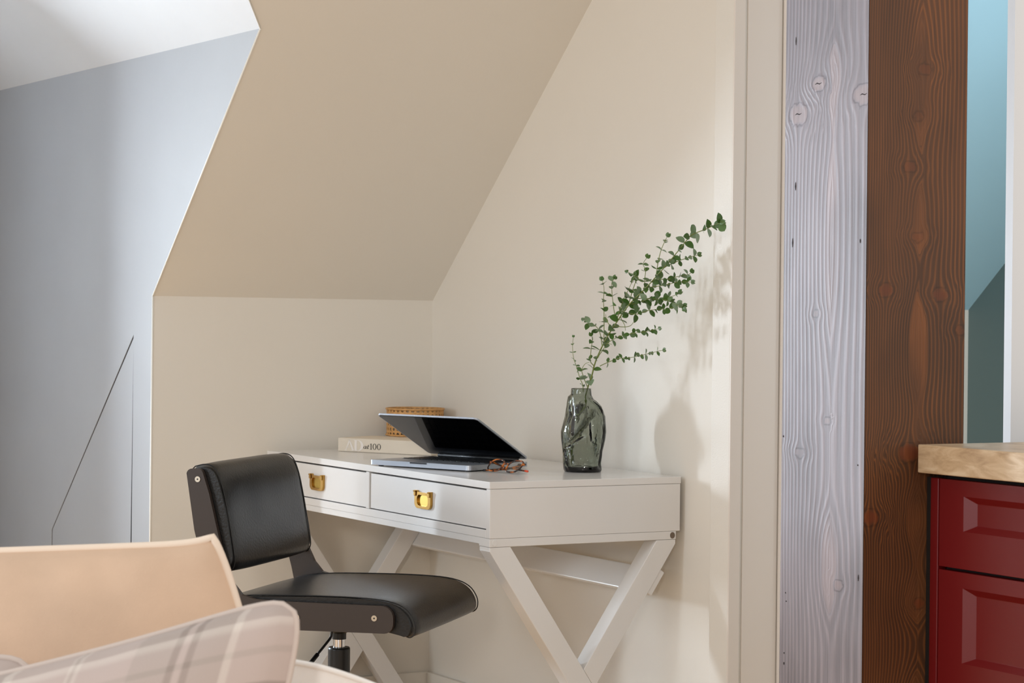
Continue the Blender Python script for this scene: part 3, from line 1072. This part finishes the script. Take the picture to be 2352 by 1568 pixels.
ys = [892 + (1083 - 892) * (i / NR) for i in range(NR + 1)]
for shrink, order in ((0, ys), (.0036, [y for y in ys if y < 1072])):
    for y in (order if shrink == 0 else order):
        c, hw, z = vring(y, shrink)
        t = (1083 - y) / 191
        for k in range(NS):
            an = 2 * math.pi * k / NS
            amp = min(1, max(0, (.93 - t) * 8)) * min(1, t * 12)
            # silhouette directions (an = 0, pi) keep the outline
            keep = abs(math.sin(an)) ** .6
            p = Vector((math.cos(an) * hw, math.sin(an) * hw * .92, 0))
            nn = noise.noise(Vector((math.cos(an) * 1.6, math.sin(an) * 1.6, t * 4.5))) * .0035 + noise.noise(Vector((math.cos(an) * 5, math.sin(an) * 5, t * 14))) * .0011
            rr = (crease(an, t) * (2.1 if shrink == 0 else .4) + nn) * amp * keep
            p += Vector((math.cos(an), math.sin(an), 0)) * rr
            vs.append(c + RT * p.x + FW * p.y + Vector((0, 0, z)))
nO, nI = len(ys), len([y for y in ys if y < 1072])
for i in range(nO - 1):
    for k in range(NS):
        k2 = (k + 1) % NS
        fs.append((i * NS + k, (i + 1) * NS + k, (i + 1) * NS + k2, i * NS + k2))
fs.append(tuple(reversed(range((nO - 1) * NS, nO * NS))))
B0 = nO * NS
for i in range(nI - 1):
    for k in range(NS):
        k2 = (k + 1) % NS
        fs.append((B0 + i * NS + k, B0 + i * NS + k2, B0 + (i + 1) * NS + k2, B0 + (i + 1) * NS + k))
fs.append(tuple(range(B0 + (nI - 1) * NS, B0 + nI * NS)))
for k in range(NS):
    k2 = (k + 1) % NS
    fs.append((k, k2, B0 + k2, B0 + k))
me = mesh('vase_body', vs, fs)
bm = bmesh.new()
bm.from_mesh(me)
bmesh.ops.recalc_face_normals(bm, faces=bm.faces)
bm.to_mesh(me)
bm.free()
link('vase_body', me, SMOKE, vase, smooth=True)
random.seed(3)
BUB = mat('trapped air bubble', (235, 240, 238), .05, spec=1)
bub = []
for k in range(46):
    t = random.uniform(.06, .9)
    c, hw, z = vring(1083 - t * 191, 0)
    an = random.uniform(-2.7, -.6)
    p = c + RT * math.cos(an) * hw * .97 + FW * math.sin(an) * hw * .90 + Vector((0, 0, z))
    bub.append((p, random.choice((.0003, .0005, .0007))))
vs, fs = [], []
for p, r in bub:
    b0 = len(vs)
    vs += [p + Vector(q) * r for q in ((1, 0, 0), (-1, 0, 0), (0, 1, 0), (0, -1, 0), (0, 0, 1.6), (0, 0, -1.6))]
    fs += [(b0 + a, b0 + b, b0 + c_) for a, b, c_ in ((0, 2, 4), (2, 1, 4), (1, 3, 4), (3, 0, 4), (2, 0, 5), (1, 2, 5), (3, 1, 5), (0, 3, 5))]
o = link('bubbles', mesh('bubbles', vs, fs), BUB, vase)
o['kind'] = 'stuff'

# ------------------------------------------------------------------ eucalyptus
euc = empty('eucalyptus_branch', (vc.x, vc.y, ZT + .02), 'leafy green eucalyptus branch leaning right out of the smoky vase', 'branch')


def ep(a, b, off=0):
    """picture coordinates of the close-up to a point in the upright plane through the vase, parallel to the wall"""
    px, py = 1260 + a / 3.7326, 480 + b / 3.7326
    p = hit(px, py, 0, vc.x + .004 + max(0, a - 300) / 1150 * .075 + off)
    return p


main = [(322, 1690), (318, 1600), (345, 1500), (370, 1430), (395, 1330), (430, 1240), (500, 1100), (590, 960), (690, 820), (830, 680), (930, 570), (1000, 490), (1090, 385), (1190, 260), (1240, 215), (1340, 175), (1440, 130), (1465, 122)]
twigs = [
    [(440, 1345), (470, 1330), (540, 1300), (600, 1280), (720, 1270), (850, 1240), (950, 1215), (975, 1210)],
    [(500, 1140), (530, 1130), (600, 1095), (720, 1065), (860, 1045), (940, 1025)],
    [(640, 890), (760, 900), (850, 870), (1000, 855), (1100, 840), (1150, 830)],
    [(700, 820), (800, 790), (870, 770), (1000, 780), (1060, 800), (1150, 850)],
    [(760, 765), (900, 765), (1050, 750), (1110, 720)],
    [(840, 675), (1000, 650), (1110, 625), (1220, 625)],
    [(900, 600), (1030, 600), (1100, 580), (1200, 560), (1218, 545)],
    [(1000, 495), (1100, 450), (1200, 415), (1275, 395)],
    [(920, 580), (940, 450), (965, 350), (1000, 270), (1015, 240)],
    [(820, 685), (825, 600), (830, 520), (810, 470), (840, 420)],
    [(680, 830), (740, 640), (770, 590), (700, 550), (680, 540)],
    [(580, 975), (555, 830), (540, 650), (560, 600)],
    [(475, 1130), (475, 900), (470, 780), (475, 680), (460, 615)],
    [(590, 930), (640, 780), (680, 700), (740, 570)],
    [(385, 1340), (358, 1300), (365, 1200), (375, 1120), (370, 1090)],
    [(460, 1180), (440, 1060), (400, 1000), (345, 975), (305, 950)],
    [(300, 1570), (290, 1500), (265, 1440), (240, 1350), (215, 1280), (205, 1180), (212, 1100)],
    [(330, 1520), (300, 1440), (285, 1380), (310, 1330), (350, 1310)],
    [(560, 1000), (640, 1010), (700, 1000), (735, 960)],
    [(640, 870), (620, 930), (650, 990), (660, 1040)],
    [(560, 1010), (520, 990), (495, 940), (490, 900)],
    [(420, 1270), (470, 1200), (500, 1150), (540, 1160)],
]
rnd = random.Random(11)


def stem_path(pts, off0, off1, n=5):
    out = []
    for i, (a, b) in enumerate(pts):
        t = i / (len(pts) - 1)
        out.append(ep(a, b, off0 + (off1 - off0) * t))
    return smooth_path(out, n)


mp_ = stem_path(main, 0, -.02)
tube('stem', mp_, [.0022 - .0015 * i / len(mp_) for i in range(len(mp_))], STEM, euc, 6)
# stem inside the vase down to the foot
ins = [mp_[0], Vector((vc.x, vc.y, 0)) + RT * -.012 + Vector((0, 0, ZT + .13)), Vector((vc.x, vc.y, 0)) + RT * -.022 + Vector((0, 0, ZT + .055)), Vector((vc.x, vc.y, 0)) + RT * -.024 + Vector((0, 0, ZT + .015))]
tube('stem', ins, .0021, STEM, euc, 6)


def leaf_mesh(fold, curl):
    n = 6
    vs = [(0, 0, 0)]
    for i in range(1, n):
        t = i / n
        w = .37 * math.sin(math.pi * t ** .95) ** .7
        z = -curl * t * t
        vs += [(t, w, z + fold * w), (t, 0, z), (t, -w, z + fold * w)]
    vs.append((1, 0, -curl))
    fs = [(0, 2, 1), (0, 3, 2)]
    for i in range(n - 2):
        a = 1 + 3 * i
        fs += [(a, a + 1, a + 4, a + 3), (a + 1, a + 2, a + 5, a + 4)]
    a = 1 + 3 * (n - 2)
    fs += [(a, a + 1, a + 3), (a + 1, a + 2, a + 3)]
    me = mesh('leaf', vs, fs)
    me.materials.append(LEAF)
    for p in me.polygons:
        p.use_smooth = True
    return me


LM = [leaf_mesh(.25, .10), leaf_mesh(.45, .25), leaf_mesh(.1, .35), leaf_mesh(-.2, .05)]
n_leaf = 0


def add_leaf(p, d, nrm_, size):
    global n_leaf
    if n_leaf >= 296:
        return
    x = d.normalized()
    z = (nrm_ - x * nrm_.dot(x)).normalized()
    y = z.cross(x)
    o = bpy.data.objects.new('leaf', rnd.choice(LM))
    COL.objects.link(o)
    o.parent = euc
    mw = Matrix((x * size, y * size * rnd.uniform(.85, 1.15), z * size)).transposed().to_4x4()
    mw.translation = p
    o.matrix_parent_inverse = Matrix.Translation(-euc.location)
    o.matrix_basis = mw
    n_leaf += 1


def leaves(path, spacing, size0, size1, skip=0.0, end=True):
    L_ = [0]
    for a, b in zip(path, path[1:]):
        L_.append(L_[-1] + (b - a).length)
    tot = L_[-1]
    s = skip + spacing * .4
    k = rnd.randint(0, 1)
    while s < tot:
        i = max(j for j in range(len(L_)) if L_[j] <= s)
        i = min(i, len(path) - 2)
        t = (path[i + 1] - path[i]).normalized()
        p = path[i] + t * (s - L_[i])
        f = s / tot
        size = (size0 + (size1 - size0) * f) * rnd.uniform(.8, 1.15)
        side = t.cross(FW).normalized()
        other = t.cross(side).normalized()
        an = (0 if k % 2 == 0 else math.pi / 2) + rnd.uniform(-.5, .5)
        q = side * math.cos(an) + other * math.sin(an)
        for sg in (-1, 1):
            d = (q * sg + t * rnd.uniform(.15, .9) + Vector((rnd.uniform(-.3, .3), rnd.uniform(-.3, .3), rnd.uniform(-.35, .15)))).normalized()
            nn = (t * 1.0 + Vector((rnd.uniform(-.7, .7), rnd.uniform(-.9, .3), rnd.uniform(-.5, .7)))).normalized()
            add_leaf(p, d, nn, size)
        k += 1
        s += spacing * (1 - .3 * f) * rnd.uniform(.85, 1.15)
    if end:
        t = (path[-1] - path[-2]).normalized()
        for sg in (-1, 1):
            add_leaf(path[-1], t + t.cross(FW) * .4 * sg, FW * -1 + t.cross(FW) * sg * .5, size1 * .8)


leaves(mp_, .027, .0235, .0205, skip=.054)
for i, tw in enumerate(twigs):
    off = rnd.uniform(-.030, .018)
    pth = stem_path(tw, -.004, off)
    thin = i in (16,)
    tube('twig', pth, [.0011 - .0006 * j / len(pth) for j in range(len(pth))], STEM, euc, 5)
    leaves(pth, .0240, .0155 if i < 2 else .0195 if not thin else .012, .0125 if i < 2 else .0145 if not thin else .008, skip=.008 if i > 1 else .016)

# ------------------------------------------------------------------ office chair
HD = math.radians(45.3)
CO = Vector((2.02, 4.36, 0))
CWX = Vector((math.sin(HD), math.cos(HD), 0))
CG = Vector((math.sin(HD + math.pi / 2), math.cos(HD + math.pi / 2), 0))
chair = empty('desk_chair', CO, 'black leather swivel desk chair with brown side plates', 'chair')


def arc(cx_, cz_, r, a0, a1, n=6):
    return [(cx_ + r * math.cos(math.radians(a0 + (a1 - a0) * k / n)), cz_ + r * math.sin(math.radians(a0 + (a1 - a0) * k / n))) for k in range(n + 1)]


plate = arc(-.247, .7725, .0125, 170, 90) + arc(-.2335, .7725, .0125, 90, 12) + [(-.207, .733), (-.191, .670), (-.176, .612), (-.165, .575), (-.150, .545), (-.130, .522), (-.100, .5145), (-.05, .5125)] + \
    arc(.182, .487, .026, 85, 0) + arc(.188, .476, .020, 0, -88) + [(-.16, .452)] + arc(-.165, .482, .030, -95, -175, 4) + [(-.206, .53), (-.216, .565), (-.228, .61), (-.240, .655)]
for s, w0 in ((-1, -.242), (1, .230)):
    pl = prism('side_plate', plate, CO, CG, EZ, CWX, w0, w0 + .012, PLY, chair, bevel=.0012)
    for bu, bz in ((-.233, .763), (-.005, .481), (.167, .487)) if s < 0 else ((-.233, .763),):
        c = CO + CG * bu + Vector((0, 0, bz)) + CWX * (w0 if s < 0 else w0 + .012)
        n_ = CWX * s

        def disc(r, d0, d1, m, nm, par):
            pts = [(r * math.cos(k * math.pi / 9), r * math.sin(k * math.pi / 9)) for k in range(18)]
            return prism(nm, pts, c, CG, EZ, n_, d0, d1, m, par)
        b = disc(.0062, 0.0002, .0018, STEEL, 'bolt', pl)
        b2 = disc(.0018, .0019, .0022, BLACK, 'hex_socket', pl)


def cushion(name, prof, w0, w1, edge, m, parent, bow=0):
    """upholstered block: closed (u,z) profile swept along the width, rounded and seamed at the ends"""
    P = [Vector((a, b)) for a, b in prof]
    c = sum(P, Vector((0, 0))) / len(P)
    n = 22
    vs, fs = [], []
    for i in range(n + 1):
        t = i / n
        w = w0 + (w1 - w0) * t
        e = min(t, 1 - t) * (w1 - w0)
        k = 1 - edge * max(0, 1 - e / .012) ** 2
        puff = 1 + bow * (1 - (2 * t - 1) ** 4)
        for p in P:
            q = c + (p - c) * k * puff
            wr = noise.noise(Vector((p.x * 14, p.y * 14, w * 9))) * .0012
            vs.append(CO + CG * (q.x + wr) + Vector((0, 0, q.y + wr * .6)) + CWX * w)
    N = len(P)
    for i in range(n):
        for k in range(N):
            k2 = (k + 1) % N
            fs.append((i * N + k, i * N + k2, (i + 1) * N + k2, (i + 1) * N + k))
    fs.append(tuple(reversed(range(N))))
    fs.append(tuple(range(n * N, (n + 1) * N)))
    me = mesh(name, vs, fs)
    bm = bmesh.new()
    bm.from_mesh(me)
    bmesh.ops.recalc_face_normals(bm, faces=bm.faces)
    bm.to_mesh(me)
    bm.free()
    o = link(name, me, m, parent, smooth=True)
    e = o.modifiers.new('e', 'EDGE_SPLIT')
    e.split_angle = math.radians(50)
    for w in (w0 + .0085, w1 - .0085):
        ring = [CO + CG * (c.x + (p.x - c.x) * 1.005) + Vector((0, 0, c.y + (p.y - c.y) * 1.005)) + CWX * w for p in P]
        tube('piping', ring, .0013, m, o, 6, True)
    return o


def dense(pts, n=4):
    P = pts + pts[:1]
    Q = [Vector((a, b, 0)) for a, b in P]
    full = smooth_path(Q, n)
    return [(p.x, p.y) for p in full[:-1]]


backp = dense([(-.249, .788), (-.225, .793), (-.204, .786), (-.190, .760), (-.178, .715), (-.166, .655), (-.157, .605), (-.156, .583), (-.166, .569), (-.185, .574), (-.215, .585), (-.228, .62), (-.243, .68), (-.256, .74), (-.258, .775)])
cushion('backrest', backp, -.2285, .2285, .06, LEATHER, chair, .03)
seatp = dense([(-.185, .508), (-.12, .519), (0, .524), (.12, .525), (.19, .520), (.228, .506), (.247, .482), (.249, .460), (.238, .448), (.218, .452), (.15, .462), (0, .462), (-.15, .462), (-.19, .478)])
cushion('seat', seatp, -.2285, .2285, .05, LEATHER, chair, .02)
cc_ = (CO.x, CO.y, 0)
box_ = prism('seat_mechanism', [(-.09, -.10), (.09, -.10), (.09, .10), (-.09, .10)], CO, CG, CWX, EZ, .446, .4615, BLACKM, chair, bevel=.004)
lathe('collar', [(.0205, .447), (.0205, .4215), (.0185, .4185), (.0155, .4165), (.0155, .4035), (.001, .4035)], cc_, BLACKM, chair, 32)
lathe('gas_lift', [(.0138, .405), (.0138, .37)], cc_, CHROME, chair, 32)
lathe('column', [(.001, .3860), (.0225, .3858), (.0243, .3835), (.0245, .380), (.0245, .10), (.001, .10)], cc_, BLACKM, chair, 36)
lv = [hit(763, 1445, 1, CO.y - .04), hit(760, 1462, 1, CO.y - .04), hit(752, 1474, 1, CO.y - .045), hit(727, 1505, 1, CO.y - .06)]
tube('height_lever', smooth_path(lv, 4), .0030, BLACK, chair, 8)
tube('lever_grip', [lv[3] - (lv[3] - lv[2]).normalized() * .004, lv[3] + (lv[3] - lv[2]).normalized() * .05], .0048, BLACK, chair, 8)
for k in range(5):
    a = math.radians(72 * k + 20)
    d = Vector((math.cos(a), math.sin(a), 0))
    tube('base_leg', [CO + Vector((0, 0, .11)) + d * .02, CO + d * .18 + Vector((0, 0, .095)), CO + d * .29 + Vector((0, 0, .075))], [.02, .015, .011], BLACKM, chair, 8)
    cw = CO + d * .285 + Vector((0, 0, .0265))
    q = d.cross(UP)
    tube('caster', [cw - q * .018, cw + q * .018], .026, BLACK, chair, 16)
    tube('caster_stem', [cw + Vector((0, 0, .02)), cw + Vector((0, 0, .055))], .006, BLACKM, chair, 8)

# ------------------------------------------------------------------ sofa and cushions in the foreground
sofa = empty('sofa', deep(500, 1900, 2.6) * 1, 'cream upholstered sofa with a piped edge at the picture bottom', 'sofa')
sofa.location.z = 0


def pillow(name, corners, thick, m, pipe, label, cat='cushion', group=None, pr=.0038, bp=2, bow=.03, ear=.04, res=26, wrinkle=.004):
    """corners tl, tr, br, bl; bilinear patch pushed out both ways, seam with piping all round"""
    tl, tr, br, bl = [Vector(c) for c in corners]
    n = ((tr - tl).cross(bl - tl)).normalized()
    if n.dot(FW) > 0:
        n = -n
    ctr = (tl + tr + br + bl) / 4
    o = empty(name, ctr, label, cat, group)

    def base_pt(u, v):
        # edges bow inwards between the ears
        uu, vv = u * 2 - 1, v * 2 - 1
        pu = u - .5
        pv = v - .5
        su = 1 - bow * .6 * (1 - vv * vv)
        sv = 1 - bow * 2 * (1 - abs(uu) ** bp)
        r = ear * (uu * vv) ** 6
        u2 = .5 + pu * su * (1 - r)
        v2 = .5 + pv * sv * (1 - r)
        top_ = tl + (tr - tl) * u2
        bo = bl + (br - bl) * u2
        return top_ + (bo - top_) * v2
    for side, nm in ((1, 'front_panel'), (-1, 'back_panel')):
        vs, fs, uvs = [], [], []
        for j in range(res + 1):
            for i in range(res + 1):
                u, v = i / res, j / res
                uu, vv = abs(u * 2 - 1), abs(v * 2 - 1)
                h_ = thick / 2 * ((1 - uu ** 2.6) * (1 - vv ** 2.6)) ** .55
                wr = noise.noise(Vector((u * 4, v * 4, side * 3 + thick * 50))) * wrinkle * min(1, h_ / thick * 5)
                wr += wrinkle * .8 * math.sin(u * 34 + 2 * v * noise.noise(Vector((u * 3, 0, 1)))) * math.exp(-v * 9) * min(1, v * 14)
                vs.append(base_pt(u, v) + n * side * (h_ + wr))
                uvs.append((u, 1 - v))
        for j in range(res):
            for i in range(res):
                a = j * (res + 1) + i
                f = (a, a + 1, a + res + 2, a + res + 1)
                fs.append(f if side > 0 else f[::-1])
        me = mesh(nm, vs, fs)
        uvl = me.uv_layers.new(name='UVMap')
        for lo_ in me.loops:
            uvl.data[lo_.index].uv = uvs[lo_.vertex_index]
        link(nm, me, m, o, smooth=True)
    edge = [base_pt(i / res, 0) for i in range(res)] + [base_pt(1, i / res) for i in range(res)] + [base_pt(1 - i / res, 1) for i in range(res)] + [base_pt(0, 1 - i / res) for i in range(res)]
    tube('piping', edge, pr, pipe, o, 8, True)
    return o


Zp = 2.85
pillow('cushion', [deep(-330, 1246, Zp + .05), deep(500, 1216, Zp), deep(760, 2060, Zp - .01), deep(-330, 2080, Zp)], .15, PEACH, PEACHE, 'peach linen cushion with cream piping at the back left', bow=.038, ear=.04, pr=.0055, bp=7, res=48)
Zq = 2.45
pillow('cushion', [deep(-190, 1590, Zq + .02), deep(716, 1342, Zq), deep(520, 2230, Zq - .12), deep(-280, 2240, Zq - .08)], .15, PLAID, GREYP, 'grey and pink plaid cushion in front of the peach one', bow=.025, ear=.10)
pillow('cushion', [deep(-800, 1560, Zq + .22), deep(75, 1490, Zq + .18), deep(190, 2110, Zq + .14), deep(-800, 2110, Zq + .18)], .08, PLAID, GREYP, 'plaid cushion corner at the far left edge', bow=.02, ear=.08)

# sofa body: seat block below the frame and the rolled end whose piped top edge shows
Zs = 2.60


def sp(px, py, z=Zs):
    return deep(px, py, z)


tops = smooth_path([sp(622, 1508), sp(660, 1517), sp(740, 1533), sp(840, 1566), sp(980, 1625), sp(1100, 1700)], 6)
vs, fs = [], []
N = len(tops)
for off_, dn in ((0, 0), (0, 1), (.07, 1), (.07, 0)):
    for p in tops:
        q = p + FW * off_ + Vector((0, 0, -.018 if off_ else 0))
        if dn:
            q = Vector((q.x, q.y, .07))
        vs.append(q)
for r in range(4):
    r2 = (r + 1) % 4
    for i in range(N - 1):
        fs.append((r * N + i, r * N + i + 1, r2 * N + i + 1, r2 * N + i))
fs += [(0, N, 2 * N, 3 * N), (N - 1, 4 * N - 1, 3 * N - 1, 2 * N - 1)]
me = mesh('arm', vs, fs)
bm = bmesh.new()
bm.from_mesh(me)
bmesh.ops.recalc_face_normals(bm, faces=bm.faces)
bm.to_mesh(me)
bm.free()
link('arm', me, CREAM, sofa, bevel=.006, seg=3)
tube('piping', tops, .0035, CREAM, sofa, 8)
c1, c2 = deep(-700, 1900, 2.75), deep(560, 1900, 2.75)
sd = (c2 - c1)
sd.z = 0
Ls = sd.length
sd.normalize()
o1 = Vector((c1.x, c1.y, 0))
prism('seat_base', [(0, -.85), (Ls, -.85), (Ls, -.02), (0, -.02)], o1 + FW * .25, sd, FW, EZ, .08, .33, CREAM, sofa, bevel=.02)
prism('seat_cushion', [(0, -.85), (Ls - .02, -.85), (Ls - .02, -.16), (0, -.16)], o1 + FW * .25, sd, FW, EZ, .331, .35, CREAM, sofa, bevel=.005)
prism('back', [(0, 0), (Ls - .02, 0), (Ls - .02, .12), (0, .12)], o1 + FW * .24, sd, FW, EZ, .08, .66, CREAM, sofa, bevel=.02)
for a in (.08, Ls - .08):
    for b in (-.78, .25):
        q = o1 + sd * a + FW * b
        tube('leg', [(q.x, q.y, 0), (q.x, q.y, .079)], .02, PLY, sofa, 10)
